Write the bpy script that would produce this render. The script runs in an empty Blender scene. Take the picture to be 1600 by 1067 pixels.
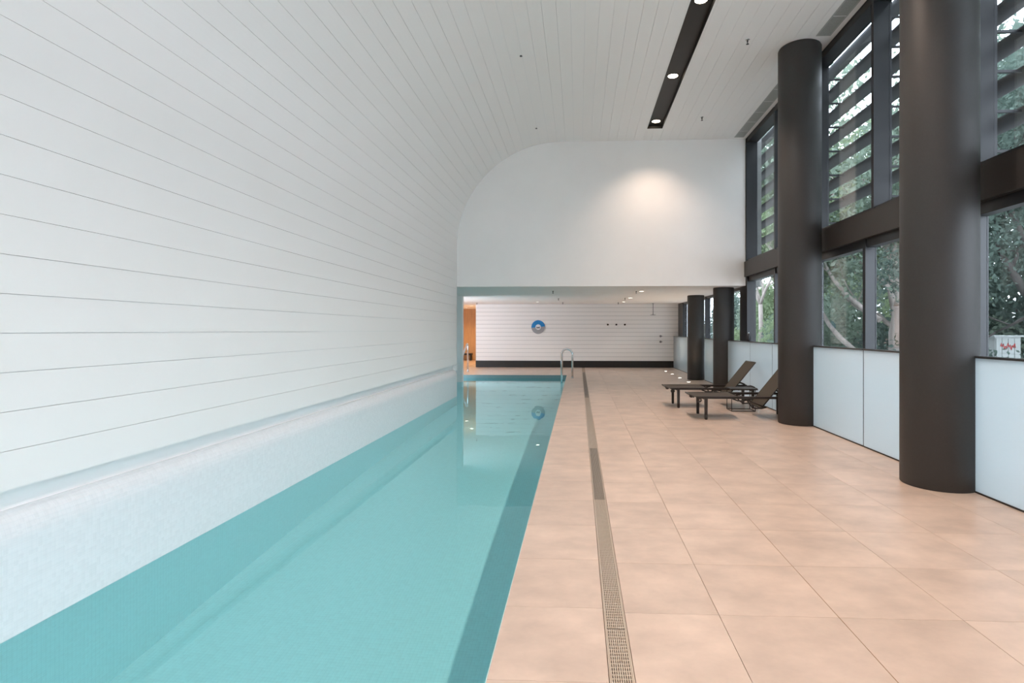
import bpy, math, random
from mathutils import Vector, Matrix
random.seed(7)
R = math.radians
scene = bpy.context.scene
col = scene.collection

# ------------------------------------------------------------------ camera
FPX, TH, VX, VY, CAMH = 860.0, R(2.6), 904.0, 516.0, 1.43      # frame 1600 x 1067
CX = VX - FPX * math.tan(TH)
cam_d = bpy.data.cameras.new('camera')
cam = bpy.data.objects.new('camera', cam_d)
col.objects.link(cam)
cam.location = (0, 0, CAMH)
cam.rotation_euler = (R(90), 0, TH)
cam_d.sensor_width = 36.0
cam_d.sensor_fit = 'HORIZONTAL'
cam_d.lens = FPX / 1600 * 36
cam_d.shift_x = (800 - CX) / 1600
cam_d.shift_y = (VY - 533.5) / 1600
cam_d.clip_start = 0.05
cam_d.clip_end = 300
scene.camera = cam

# ------------------------------------------------------------------ world, exposure
world = bpy.data.worlds.new('overcast_sky')
scene.world = world
world.use_nodes = True
bgn = world.node_tree.nodes['Background']
bgn.inputs['Color'].default_value = (0.83, 0.885, 1.0, 1)
bgn.inputs['Strength'].default_value = 8.9
vs = scene.view_settings
vs.view_transform = 'Standard'
vs.look = 'None'
vs.exposure = 0.08
vs.gamma = 1.0
vs.use_curve_mapping = False
scene.cycles.max_bounces = 14
scene.cycles.diffuse_bounces = 8
scene.cycles.glossy_bounces = 4
scene.cycles.transmission_bounces = 6
scene.cycles.transparent_max_bounces = 16
scene.cycles.sample_clamp_indirect = 8.0
scene.cycles.use_denoising = True
WARM = (1.0, 0.76, 0.60)
LAMP_W = 310.0          # main channel downlights
SOFFIT_W = 34.0        # low ceiling downlights


# ------------------------------------------------------------------ camera maths (pixel -> direction, used for exterior stems only)
def at_x(px, py, X):
    u = (px - CX) / FPX
    v = -(py - VY) / FPX
    c, s = math.cos(TH), math.sin(TH)
    d = Vector((c * u - s, s * u + c, v))
    return d * (X / d.x) + Vector((0, 0, CAMH))


# ------------------------------------------------------------------ materials
def mat(name, color, rough=0.5, metal=0.0, noise=0.0, nscale=8.0, bump=0.0, bscale=200.0, spec=0.5, rnd=0.0, stretch=None):
    m = bpy.data.materials.new(name)
    m.use_nodes = True
    nt = m.node_tree
    b = nt.nodes['Principled BSDF']
    b.inputs['Roughness'].default_value = rough
    b.inputs['Metallic'].default_value = metal
    b.inputs['Specular IOR Level'].default_value = spec
    b.inputs['Base Color'].default_value = (*color, 1)
    tc = nt.nodes.new('ShaderNodeTexCoord')
    src = tc.outputs['Object']
    if stretch:
        mp = nt.nodes.new('ShaderNodeMapping')
        mp.inputs['Scale'].default_value = stretch
        nt.links.new(src, mp.inputs['Vector'])
        src = mp.outputs['Vector']
    if noise or rnd:
        hsv = nt.nodes.new('ShaderNodeHueSaturation')
        hsv.inputs['Color'].default_value = (*color, 1)
        val = None
        if noise:
            n = nt.nodes.new('ShaderNodeTexNoise')
            n.inputs['Scale'].default_value = nscale
            n.inputs['Detail'].default_value = 5
            n.inputs['Roughness'].default_value = 0.6
            if rnd:
                oi = nt.nodes.new('ShaderNodeObjectInfo')
                add = nt.nodes.new('ShaderNodeVectorMath')
                add.operation = 'ADD'
                mul = nt.nodes.new('ShaderNodeVectorMath')
                mul.operation = 'SCALE'
                mul.inputs[0].default_value = (31.0, 17.0, 9.0)
                nt.links.new(oi.outputs['Random'], mul.inputs['Scale'])
                nt.links.new(src, add.inputs[0])
                nt.links.new(mul.outputs['Vector'], add.inputs[1])
                nt.links.new(add.outputs['Vector'], n.inputs['Vector'])
            else:
                nt.links.new(src, n.inputs['Vector'])
            mr = nt.nodes.new('ShaderNodeMapRange')
            mr.inputs['From Min'].default_value = 0.3
            mr.inputs['From Max'].default_value = 0.7
            mr.inputs['To Min'].default_value = 1 - noise
            mr.inputs['To Max'].default_value = 1 + noise
            nt.links.new(n.outputs['Fac'], mr.inputs['Value'])
            val = mr.outputs['Result']
        if rnd:
            oi2 = nt.nodes.new('ShaderNodeObjectInfo')
            mr2 = nt.nodes.new('ShaderNodeMapRange')
            mr2.inputs['To Min'].default_value = 1 - rnd
            mr2.inputs['To Max'].default_value = 1 + rnd
            nt.links.new(oi2.outputs['Random'], mr2.inputs['Value'])
            if val is None:
                val = mr2.outputs['Result']
            else:
                mm = nt.nodes.new('ShaderNodeMath')
                mm.operation = 'MULTIPLY'
                nt.links.new(val, mm.inputs[0])
                nt.links.new(mr2.outputs['Result'], mm.inputs[1])
                val = mm.outputs['Value']
        nt.links.new(val, hsv.inputs['Value'])
        nt.links.new(hsv.outputs['Color'], b.inputs['Base Color'])
    if bump:
        n2 = nt.nodes.new('ShaderNodeTexNoise')
        n2.inputs['Scale'].default_value = bscale
        n2.inputs['Detail'].default_value = 3
        nt.links.new(src, n2.inputs['Vector'])
        bp = nt.nodes.new('ShaderNodeBump')
        bp.inputs['Strength'].default_value = bump
        bp.inputs['Distance'].default_value = 0.002
        nt.links.new(n2.outputs['Fac'], bp.inputs['Height'])
        nt.links.new(bp.outputs['Normal'], b.inputs['Normal'])
    return m


def emis(name, color, strength):
    m = bpy.data.materials.new(name)
    m.use_nodes = True
    nt = m.node_tree
    b = nt.nodes['Principled BSDF']
    b.inputs['Base Color'].default_value = (*color, 1)
    b.inputs['Emission Color'].default_value = (*color, 1)
    b.inputs['Emission Strength'].default_value = strength
    return m


def mosaic(name, color, joint, rough=0.25, size=0.025):
    """small square pool mosaic: colour and fine joints"""
    m = bpy.data.materials.new(name)
    m.use_nodes = True
    nt = m.node_tree
    b = nt.nodes['Principled BSDF']
    b.inputs['Roughness'].default_value = rough
    geo = nt.nodes.new('ShaderNodeNewGeometry')
    sep = nt.nodes.new('ShaderNodeSeparateXYZ')
    nt.links.new(geo.outputs['Position'], sep.inputs[0])
    masks = []
    for ax in 'XYZ':
        d = nt.nodes.new('ShaderNodeMath'); d.operation = 'DIVIDE'; d.inputs[1].default_value = size
        nt.links.new(sep.outputs[ax], d.inputs[0])
        a = nt.nodes.new('ShaderNodeMath'); a.operation = 'ADD'; a.inputs[1].default_value = 0.37
        nt.links.new(d.outputs[0], a.inputs[0])
        f = nt.nodes.new('ShaderNodeMath'); f.operation = 'FRACT'
        nt.links.new(a.outputs[0], f.inputs[0])
        g = nt.nodes.new('ShaderNodeMath'); g.operation = 'LESS_THAN'; g.inputs[1].default_value = 0.10
        nt.links.new(f.outputs[0], g.inputs[0])
        # ignore the axis along the normal
        masks.append(g)
    nrm = nt.nodes.new('ShaderNodeSeparateXYZ')
    nt.links.new(geo.outputs['Normal'], nrm.inputs[0])
    tot = None
    for ax, g in zip('XYZ', masks):
        ab = nt.nodes.new('ShaderNodeMath'); ab.operation = 'ABSOLUTE'
        nt.links.new(nrm.outputs[ax], ab.inputs[0])
        lt = nt.nodes.new('ShaderNodeMath'); lt.operation = 'LESS_THAN'; lt.inputs[1].default_value = 0.6
        nt.links.new(ab.outputs[0], lt.inputs[0])
        mu = nt.nodes.new('ShaderNodeMath'); mu.operation = 'MULTIPLY'
        nt.links.new(lt.outputs[0], mu.inputs[0]); nt.links.new(g.outputs[0], mu.inputs[1])
        if tot is None:
            tot = mu
        else:
            mx = nt.nodes.new('ShaderNodeMath'); mx.operation = 'MAXIMUM'
            nt.links.new(tot.outputs[0], mx.inputs[0]); nt.links.new(mu.outputs[0], mx.inputs[1])
            tot = mx
    mix = nt.nodes.new('ShaderNodeMix'); mix.data_type = 'RGBA'
    mix.inputs['A'].default_value = (*color, 1)
    mix.inputs['B'].default_value = (*joint, 1)
    nt.links.new(tot.outputs[0], mix.inputs['Factor'])
    nz = nt.nodes.new('ShaderNodeTexWhiteNoise')
    sn = nt.nodes.new('ShaderNodeVectorMath'); sn.operation = 'SNAP'; sn.inputs[1].default_value = (size, size, size)
    nt.links.new(geo.outputs['Position'], sn.inputs[0])
    nt.links.new(sn.outputs['Vector'], nz.inputs['Vector'])
    mr = nt.nodes.new('ShaderNodeMapRange'); mr.inputs['To Min'].default_value = 0.975; mr.inputs['To Max'].default_value = 1.025
    nt.links.new(nz.outputs['Value'], mr.inputs['Value'])
    hs = nt.nodes.new('ShaderNodeHueSaturation')
    nt.links.new(mix.outputs['Result'], hs.inputs['Color'])
    nt.links.new(mr.outputs['Result'], hs.inputs['Value'])
    nt.links.new(hs.outputs['Color'], b.inputs['Base Color'])
    return m


def glass_mat(name, tint=(0.93, 0.97, 0.97), ior=1.5, bump=0.0, rough=0.0, bump_scale=3.0):
    m = bpy.data.materials.new(name)
    m.use_nodes = True
    nt = m.node_tree
    nt.nodes.remove(nt.nodes['Principled BSDF'])
    out = nt.nodes['Material Output']
    tr = nt.nodes.new('ShaderNodeBsdfTransparent'); tr.inputs['Color'].default_value = (*tint, 1)
    gl = nt.nodes.new('ShaderNodeBsdfGlossy'); gl.inputs['Roughness'].default_value = rough
    fr = nt.nodes.new('ShaderNodeLayerWeight'); fr.inputs['Blend'].default_value = 0.5
    pw = nt.nodes.new('ShaderNodeMath'); pw.operation = 'POWER'; pw.inputs[1].default_value = 5.0
    nt.links.new(fr.outputs['Facing'], pw.inputs[0])
    f0 = ((ior - 1) / (ior + 1)) ** 2
    sc = nt.nodes.new('ShaderNodeMath'); sc.operation = 'MULTIPLY_ADD'      # Schlick, the same from both sides
    sc.inputs[1].default_value = 1 - f0; sc.inputs[2].default_value = f0
    nt.links.new(pw.outputs[0], sc.inputs[0])
    mx = nt.nodes.new('ShaderNodeMixShader')
    nt.links.new(sc.outputs[0], mx.inputs[0])
    nt.links.new(tr.outputs[0], mx.inputs[1])
    nt.links.new(gl.outputs[0], mx.inputs[2])
    nt.links.new(mx.outputs[0], out.inputs['Surface'])
    if bump:
        tc = nt.nodes.new('ShaderNodeTexCoord')
        n = nt.nodes.new('ShaderNodeTexNoise'); n.inputs['Scale'].default_value = bump_scale; n.inputs['Detail'].default_value = 3
        nt.links.new(tc.outputs['Object'], n.inputs['Vector'])
        bp = nt.nodes.new('ShaderNodeBump'); bp.inputs['Strength'].default_value = bump; bp.inputs['Distance'].default_value = 0.01
        nt.links.new(n.outputs['Fac'], bp.inputs['Height'])
        nt.links.new(bp.outputs['Normal'], gl.inputs['Normal'])
        nt.links.new(bp.outputs['Normal'], fr.inputs['Normal'])
    return m


def water_mat(name, tint):
    m = bpy.data.materials.new(name)
    m.use_nodes = True
    nt = m.node_tree
    nt.nodes.remove(nt.nodes['Principled BSDF'])
    out = nt.nodes['Material Output']
    rf = nt.nodes.new('ShaderNodeBsdfGlass'); rf.inputs['Color'].default_value = (*tint, 1)
    rf.inputs['IOR'].default_value = 1.33; rf.inputs['Roughness'].default_value = 0.0
    nt.links.new(rf.outputs[0], out.inputs['Surface'])
    tc = nt.nodes.new('ShaderNodeTexCoord')
    n = nt.nodes.new('ShaderNodeTexNoise'); n.inputs['Scale'].default_value = 1.6; n.inputs['Detail'].default_value = 2
    nt.links.new(tc.outputs['Object'], n.inputs['Vector'])
    bp = nt.nodes.new('ShaderNodeBump'); bp.inputs['Strength'].default_value = 0.05; bp.inputs['Distance'].default_value = 0.02
    nt.links.new(n.outputs['Fac'], bp.inputs['Height'])
    nt.links.new(bp.outputs['Normal'], rf.inputs['Normal'])
    return m


def frosted_mat(name):
    m = bpy.data.materials.new(name)
    m.use_nodes = True
    nt = m.node_tree
    nt.nodes.remove(nt.nodes['Principled BSDF'])
    out = nt.nodes['Material Output']
    df = nt.nodes.new('ShaderNodeBsdfDiffuse'); df.inputs['Color'].default_value = (0.80, 0.93, 0.99, 1)
    tl = nt.nodes.new('ShaderNodeBsdfTranslucent'); tl.inputs['Color'].default_value = (0.90, 0.97, 1.0, 1)
    gl = nt.nodes.new('ShaderNodeBsdfGlossy'); gl.inputs['Roughness'].default_value = 0.12
    fr = nt.nodes.new('ShaderNodeFresnel'); fr.inputs['IOR'].default_value = 1.35
    a = nt.nodes.new('ShaderNodeMixShader'); a.inputs[0].default_value = 0.62
    nt.links.new(df.outputs[0], a.inputs[1]); nt.links.new(tl.outputs[0], a.inputs[2])
    b = nt.nodes.new('ShaderNodeMixShader')
    nt.links.new(fr.outputs[0], b.inputs[0]); nt.links.new(a.outputs[0], b.inputs[1]); nt.links.new(gl.outputs[0], b.inputs[2])
    nt.links.new(b.outputs[0], out.inputs['Surface'])
    return m


def leaf_mat(name, c1, c2):
    m = bpy.data.materials.new(name)
    m.use_nodes = True
    nt = m.node_tree
    nt.nodes.remove(nt.nodes['Principled BSDF'])
    out = nt.nodes['Material Output']
    tc = nt.nodes.new('ShaderNodeTexCoord')
    n = nt.nodes.new('ShaderNodeTexNoise'); n.inputs['Scale'].default_value = 2.5; n.inputs['Detail'].default_value = 4
    nt.links.new(tc.outputs['Object'], n.inputs['Vector'])
    mix = nt.nodes.new('ShaderNodeMix'); mix.data_type = 'RGBA'
    mix.inputs['A'].default_value = (*c1, 1); mix.inputs['B'].default_value = (*c2, 1)
    nt.links.new(n.outputs['Fac'], mix.inputs['Factor'])
    df = nt.nodes.new('ShaderNodeBsdfDiffuse'); tl = nt.nodes.new('ShaderNodeBsdfTranslucent')
    nt.links.new(mix.outputs['Result'], df.inputs['Color']); nt.links.new(mix.outputs['Result'], tl.inputs['Color'])
    a = nt.nodes.new('ShaderNodeMixShader'); a.inputs[0].default_value = 0.4
    nt.links.new(df.outputs[0], a.inputs[1]); nt.links.new(tl.outputs[0], a.inputs[2])
    nt.links.new(a.outputs[0], out.inputs['Surface'])
    return m


M = {
    'board': mat('white_board_paint', (0.88, 0.865, 0.85), 0.45),
    'plaster': mat('white_plaster', (0.90, 0.885, 0.87), 0.7, noise=0.015, nscale=1.5),
    'backing': mat('grey_backing', (0.74, 0.76, 0.78), 0.8),
    'tile': mat('beige_stone_tile', (0.585, 0.46, 0.380), 0.32, noise=0.15, nscale=3.4, rnd=0.035, bump=0.05, bscale=60, spec=0.4, stretch=(0.85, 1.1, 1)),
    'grout': mat('grout', (0.46, 0.36, 0.29), 0.9),
    'joint': mat('bronze_joint', (0.35, 0.22, 0.12), 0.4, metal=0.5),
    'column': mat('charcoal_column_paint', (0.038, 0.036, 0.035), 0.55, noise=0.06, nscale=60, bump=0.08, bscale=300),
    'frame': mat('dark_window_frame', (0.021, 0.022, 0.026), 0.38),
    'beam': mat('bronze_beam', (0.034, 0.030, 0.028), 0.45),
    'louvre': mat('grey_louvre', (0.10, 0.10, 0.105), 0.5),
    'black': mat('black_paint', (0.012, 0.011, 0.010), 0.5),
    'chrome': mat('chrome', (0.75, 0.77, 0.79), 0.14, metal=1.0),
    'steel': mat('steel_grate', (0.62, 0.53, 0.44), 0.38, metal=0.6),
    'steel_dark': mat('dark_steel_grate', (0.36, 0.31, 0.26), 0.42, metal=0.6),
    'trough': mat('drain_trough', (0.05, 0.045, 0.04), 0.7),
    'lounger': mat('brown_sling_fabric', (0.060, 0.047, 0.034), 0.7, noise=0.10, nscale=300, bump=0.3, bscale=500),
    'lframe': mat('brown_black_aluminium', (0.026, 0.022, 0.020), 0.42),
    'grille': mat('grey_grille', (0.42, 0.43, 0.41), 0.5),
    'timber': mat('timber_panel', (0.52, 0.32, 0.15), 0.45, noise=0.18, nscale=4.0, stretch=(14, 14, 0.6)),
    'blue': mat('blue_plaque_paint', (0.015, 0.23, 0.58), 0.35),
    'grey': mat('grey_plaque_paint', (0.33, 0.33, 0.35), 0.4),
    'white': mat('white_plaque', (0.8, 0.8, 0.82), 0.4),
    'mosaic_white': mosaic('white_mosaic', (0.80, 0.82, 0.84), (0.765, 0.79, 0.815)),
    'mosaic_pool': mosaic('aqua_mosaic', (0.74, 0.90, 0.90), (0.66, 0.83, 0.84)),
    'mosaic_blue': mosaic('teal_mosaic', (0.15, 0.24, 0.25), (0.20, 0.29, 0.30)),
    'water': water_mat('pool_water', (0.71, 0.945, 0.98)),
    'glass': glass_mat('window_glass', tint=(0.92, 0.95, 0.955), ior=1.5),
    'frosted': frosted_mat('frosted_glass'),
    'seal': mat('dark_green_glass_edge', (0.035, 0.06, 0.065), 0.3),
    'gap': mat('dark_board_gap', (0.30, 0.31, 0.32), 0.8),
    'dull': mat('dull_grey_metal', (0.22, 0.22, 0.23), 0.4, metal=0.5),
    'cap': mat('dark_cap', (0.05, 0.05, 0.052), 0.35, metal=0.3),
    'lens': emis('warm_lamp_lens', (1.0, 0.84, 0.62), 14.0),
    'lens_far': emis('soffit_lamp_lens', (1.0, 0.88, 0.72), 9.0),
    'lens_floor': emis('floor_lamp_lens', (1.0, 0.93, 0.82), 5.0),
    'bark': mat('pale_gum_bark', (0.27, 0.235, 0.21), 0.8, noise=0.25, nscale=6, bump=0.5, bscale=30, stretch=(1, 1, 0.3)),
    'bark_dark': mat('dark_bark', (0.05, 0.043, 0.04), 0.85, noise=0.25, nscale=6, bump=0.5, bscale=30),
    'leaf_a': leaf_mat('grey_green_leaves', (0.09, 0.13, 0.10), (0.27, 0.33, 0.26)),
    'leaf_b': leaf_mat('bright_green_leaves', (0.11, 0.16, 0.09), (0.32, 0.39, 0.24)),
    'leaf_c': leaf_mat('deep_green_leaves', (0.055, 0.085, 0.075), (0.17, 0.22, 0.185)),
    'paving': mat('pale_paving', (0.42, 0.42, 0.41), 0.85, noise=0.12, nscale=1.2),
    'pink_wall': mat('pink_render', (0.25, 0.18, 0.15), 0.85, noise=0.08, nscale=2),
    'cabinet': mat('pale_green_white_metal', (0.30, 0.32, 0.31), 0.5),
    'red': mat('red_spray_paint', (0.62, 0.06, 0.06), 0.6),
    'concrete': mat('grey_concrete', (0.40, 0.40, 0.39), 0.85, noise=0.08, nscale=3),
}


# ------------------------------------------------------------------ mesh helpers
class MB:
    def __init__(self):
        self.v, self.f, self.sm = [], [], []

    def _add(self, vs_, fs, smooth=False):
        o = len(self.v)
        self.v += [tuple(p) for p in vs_]
        self.f += [tuple(i + o for i in f) for f in fs]
        self.sm += [smooth] * len(fs)
        return self

    def box(self, x0, x1, y0, y1, z0, z1):
        if x0 > x1: x0, x1 = x1, x0
        if y0 > y1: y0, y1 = y1, y0
        if z0 > z1: z0, z1 = z1, z0
        vs_ = [(x0, y0, z0), (x1, y0, z0), (x1, y1, z0), (x0, y1, z0), (x0, y0, z1), (x1, y0, z1), (x1, y1, z1), (x0, y1, z1)]
        return self._add(vs_, [(0, 3, 2, 1), (4, 5, 6, 7), (0, 1, 5, 4), (1, 2, 6, 5), (2, 3, 7, 6), (3, 0, 4, 7)])

    def cbox(self, x0, x1, y0, y1, z0, z1, b=0.004):
        """box whose top edges are chamfered"""
        vs_ = [(x0, y0, z0), (x1, y0, z0), (x1, y1, z0), (x0, y1, z0),
               (x0, y0, z1 - b), (x1, y0, z1 - b), (x1, y1, z1 - b), (x0, y1, z1 - b),
               (x0 + b, y0 + b, z1), (x1 - b, y0 + b, z1), (x1 - b, y1 - b, z1), (x0 + b, y1 - b, z1)]
        fs = [(0, 3, 2, 1), (8, 9, 10, 11)]
        for a in range(4):
            n = (a + 1) % 4
            fs += [(a, n, 4 + n, 4 + a), (4 + a, 4 + n, 8 + n, 8 + a)]
        return self._add(vs_, fs)

    def prism(self, prof, y0, y1, axis='y', smooth=False):
        """closed profile (list of (a, b)) run along an axis; y: (x,z), x: (y,z), z: (x,y)"""
        n = len(prof)
        def P(a, b, t):
            return {'y': (a, t, b), 'x': (t, a, b), 'z': (a, b, t)}[axis]
        vs_ = [P(a, b, y0) for a, b in prof] + [P(a, b, y1) for a, b in prof]
        fs = [(i, (i + 1) % n, n + (i + 1) % n, n + i) for i in range(n)]
        self._add(vs_, fs, smooth)
        o = len(self.v) - 2 * n
        self.f += [tuple(o + i for i in reversed(range(n))), tuple(o + n + i for i in range(n))]
        self.sm += [False, False]
        return self

    def tube(self, pts, r, seg=10, cap=True, smooth=True):
        pts = [Vector(p) for p in pts]
        rs = r if isinstance(r, (list, tuple)) else [r] * len(pts)
        rings, up = [], None
        for i, p in enumerate(pts):
            a = pts[max(i - 1, 0)]; b = pts[min(i + 1, len(pts) - 1)]
            t = (b - a).normalized()
            if up is None:
                up = Vector((0, 0, 1)) if abs(t.z) < 0.9 else Vector((1, 0, 0))
            u = (up - t * up.dot(t))
            if u.length < 1e-4:
                u = Vector((1, 0, 0)) - t * t.x
            u.normalize(); up = u
            w = t.cross(u)
            rings.append([p + (u * math.cos(k * 2 * math.pi / seg) + w * math.sin(k * 2 * math.pi / seg)) * rs[i] for k in range(seg)])
        vs_ = [q for ring in rings for q in ring]
        fs = []
        for i in range(len(rings) - 1):
            for k in range(seg):
                n = (k + 1) % seg
                fs.append((i * seg + k, i * seg + n, (i + 1) * seg + n, (i + 1) * seg + k))
        self._add(vs_, fs, smooth)
        if cap:
            o = len(self.v) - len(vs_)
            self.f += [tuple(o + k for k in reversed(range(seg))), tuple(o + (len(rings) - 1) * seg + k for k in range(seg))]
            self.sm += [False, False]
        return self

    def lathe(self, c, prof, seg=32, axis='z', smooth=True):
        """profile [(r, h)] spun about an axis through c"""
        c = Vector(c)
        vs_ = []
        for r, h in prof:
            for k in range(seg):
                a = 2 * math.pi * k / seg
                p, q = r * math.cos(a), r * math.sin(a)
                vs_.append(c + Vector({'z': (p, q, h), 'y': (p, h, q), 'x': (h, p, q)}[axis]))
        fs = []
        for i in range(len(prof) - 1):
            for k in range(seg):
                n = (k + 1) % seg
                fs.append((i * seg + k, i * seg + n, (i + 1) * seg + n, (i + 1) * seg + k))
        self._add(vs_, fs, smooth)
        o = len(self.v) - len(vs_)
        if prof[0][0] > 1e-5:
            self.f.append(tuple(o + k for k in reversed(range(seg)))); self.sm.append(False)
        if prof[-1][0] > 1e-5:
            self.f.append(tuple(o + (len(prof) - 1) * seg + k for k in range(seg))); self.sm.append(False)
        return self

    def mesh(self, name, m, org):
        me = bpy.data.meshes.new(name)
        me.from_pydata([(x - org[0], y - org[1], z - org[2]) for x, y, z in self.v], [], self.f)
        me.polygons.foreach_set('use_smooth', self.sm)
        me.materials.append(M[m] if isinstance(m, str) else m)
        me.update()
        import bmesh
        bm = bmesh.new(); bm.from_mesh(me)
        bmesh.ops.recalc_face_normals(bm, faces=bm.faces)
        bm.to_mesh(me); bm.free()
        return me

    def build(self, name, m, parent=None, label=None, cat=None, group=None, kind=None):
        xs = [p[0] for p in self.v]; ys = [p[1] for p in self.v]; zs = [p[2] for p in self.v]
        org = ((min(xs) + max(xs)) / 2, (min(ys) + max(ys)) / 2, min(zs))
        o = bpy.data.objects.new(name, self.mesh(name, m, org))
        col.objects.link(o)
        place(o, org, parent)
        tag(o, label, cat, group, kind)
        return o


WORLD_LOC = {}


def place(o, org, parent):
    WORLD_LOC[o.name] = Vector(org)
    if parent is not None:
        o.parent = parent
        o.location = Vector(org) - WORLD_LOC[parent.name]
    else:
        o.location = org


def tag(o, label=None, cat=None, group=None, kind=None):
    if label: o['label'] = label
    if cat: o['category'] = cat
    if group: o['group'] = group
    if kind: o['kind'] = kind
    return o


def thing(name, loc, label=None, cat=None, group=None, kind=None):
    o = bpy.data.objects.new(name, None)
    o.empty_display_size = 0.1
    col.objects.link(o)
    place(o, loc, None)
    return tag(o, label, cat, group, kind)


def share(name, me, org, parent):
    o = bpy.data.objects.new(name, me)
    col.objects.link(o)
    place(o, org, parent)
    return o


def spot(name, loc, energy, angle, blend, color, parent, radius=0.05, up=False):
    l = bpy.data.lights.new(name, 'SPOT')
    l.cycles.is_caustics_light = not up
    l.energy = energy; l.spot_size = R(angle); l.spot_blend = blend; l.color = color; l.shadow_soft_size = radius
    o = bpy.data.objects.new(name, l)
    col.objects.link(o)
    place(o, loc, parent)
    if up:
        o.rotation_euler = (math.pi, 0, 0)
    return o


# ------------------------------------------------------------------ dimensions
YB, YW, YF = -5.0, 12.66, 21.2         # back wall, bulkhead wall, far wall
XL, XP, XWIN = -2.82, -0.376, 3.80     # cladding, pool edge, window frames
ZC, ZS = 5.77, 2.44                    # ceiling, low soffit
ZWAT, ZPOOL = -0.10, -1.40
YPOOL = 17.55

# ------------------------------------------------------------------ floor with its tiles
fl = MB()
fl.box(XP, 4.15, YB, YF + 0.2, -0.9, -0.012)
fl.box(-6.2, XP, YPOOL, YF + 5.2, -0.9, -0.012)
floor = fl.build('floor', 'grout', label='beige stone tiled pool deck', kind='structure')
xb = [XP, 0.125, 0.232, 0.705, 1.296, 1.896, 2.494, 3.092, 3.90]
G = 0.0011
rows = [2.80 + 0.6 * k for k in range(-2, 31)] + [YF]
tile_mesh = {}


def tile(x0, x1, y0, y1):
    key = (round(x1 - x0, 3), round(y1 - y0, 3))
    org = ((x0 + x1) / 2, (y0 + y1) / 2, -0.012)
    if key not in tile_mesh:
        b = MB().cbox(x0 + G, x1 - G, y0 + G, y1 - G, -0.012, 0.0, 0.0008)
        tile_mesh[key] = b.mesh('tile', 'tile', org)
    share('tile', tile_mesh[key], org, floor)


for c in range(8):
    if c == 1:
        continue
    off = 0.04 if c == 0 else 0.0
    rr = [r + off for r in rows[:-1]] + [YF]
    if rr[-1] - rr[-2] < 0.1:
        rr.pop(-2)
    for a, b in zip(rr[:-1], rr[1:]):
        tile(xb[c], xb[c + 1], a, b)
for k in range(9):                                  # deck behind the pool's far end
    x1 = XP - 0.6 * k
    ys = [YPOOL, 18.04, 18.64, 19.24, 19.84, 20.44, YF]
    for a, b in zip(ys[:-1], ys[1:]):
        tile(x1 - 0.6, x1, a, b)
st = MB()                                           # rows beside and behind the camera, corridor
for c in range(8):
    if c != 1:
        y = 1.6
        while y > YB:
            st.cbox(xb[c] + G, xb[c + 1] - G, max(y - 0.6, YB) + G, y - G + (0.04 if c == 0 and y == 1.6 else 0), -0.012, 0, 0.0015)
            y -= 0.6
for k in range(10):
    y = YF
    while y < YF + 4.9:
        st.cbox(-6.2 + 0.6 * k + G, -5.6 + 0.6 * k - G, y + G, min(y + 0.6, YF + 5.2) - G, -0.012, 0, 0.0015) if -5.6 + 0.6 * k < -3.9 else None
        y += 0.6
st.build('tile_field', 'tile', floor, kind='stuff')
MB().box(1.2945, 1.2975, YB, YF, -0.012, 0.0006).build('movement_joint', 'joint', floor)

# ------------------------------------------------------------------ drain
dr = thing('floor_drain', (0.178, 8.0, -0.05), 'long slotted steel drain channel running beside the pool', 'drain')
MB().box(0.127, 0.230, 0.8, 18.95, -0.0119, -0.0100).build('trough', 'trough', dr)
for x in (0.127, 0.2235):
    MB().box(x, x + 0.0065, 0.8, 18.95, -0.0100, 0.0012).build('edge_rail', 'steel', dr)
secs = [(0.8, 2.65, 0), (2.65, 4.67, 0), (4.67, 6.70, 1), (6.70, 9.2, 0), (9.2, 11.73, 0), (11.73, 15.3, 1), (15.3, 18.95, 1)]
for a, b, dk in secs:
    g = MB()
    n = 10
    for i in range(n):
        x = 0.137 + (0.2205 - 0.137) * i / (n - 1)
        g.box(x - 0.0027, x + 0.0027, a + 0.003, b - 0.003, -0.0085, -0.001)
    y = a + 0.01
    while y < min(b, 12):
        g.box(0.1345, 0.2235, y, y + 0.006, -0.0085, -0.0013)
        y += 0.026
    g.build('grate', 'steel_dark' if dk else 'steel', dr, label='darker grate section' if dk else None)

# ------------------------------------------------------------------ pool
pool = thing('swimming_pool', (-1.6, 6, ZPOOL), 'long narrow lap pool lined with aqua mosaic along the white wall', 'pool')
MB().box(-4.6, XP, -4.0, YPOOL, ZPOOL - 0.1, ZPOOL).build('pool_floor', 'mosaic_pool', pool)
MB().box(XP - 0.004, XP - 0.0005, -4.0, YPOOL, ZPOOL, -0.004).build('pool_wall', 'mosaic_pool', pool)
MB().box(-4.6, XP - 0.004, YPOOL - 0.004, YPOOL - 0.0005, ZPOOL, -0.004).build('pool_wall', 'mosaic_blue', pool, label='teal mosaic end wall')
MB().box(-4.6, XP - 0.004, -4.05, -4.0, ZPOOL, 0.0).build('pool_wall', 'mosaic_pool', pool)
# left side below the water, and the raised mosaic ledge with its rounded top
MB().box(-3.1, XL, -4.0, YW, ZPOOL, ZWAT - 0.01).build('pool_wall', 'mosaic_pool', pool)
prof = [(-3.1, ZWAT - 0.01), (XL, ZWAT - 0.01), (XL, 0.36)]
for i in range(1, 9):
    a = i / 8 * math.pi / 2
    prof.append((-2.905 + 0.085 * math.cos(a), 0.36 + 0.155 * math.sin(a)))
prof += [(-2.925, 0.515), (-2.925, 0.50), (-3.1, 0.50)]
MB().prism(prof, -4.0, YW, smooth=False).build('raised_ledge', 'mosaic_white', pool, label='white mosaic ledge with a rounded top')
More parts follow.
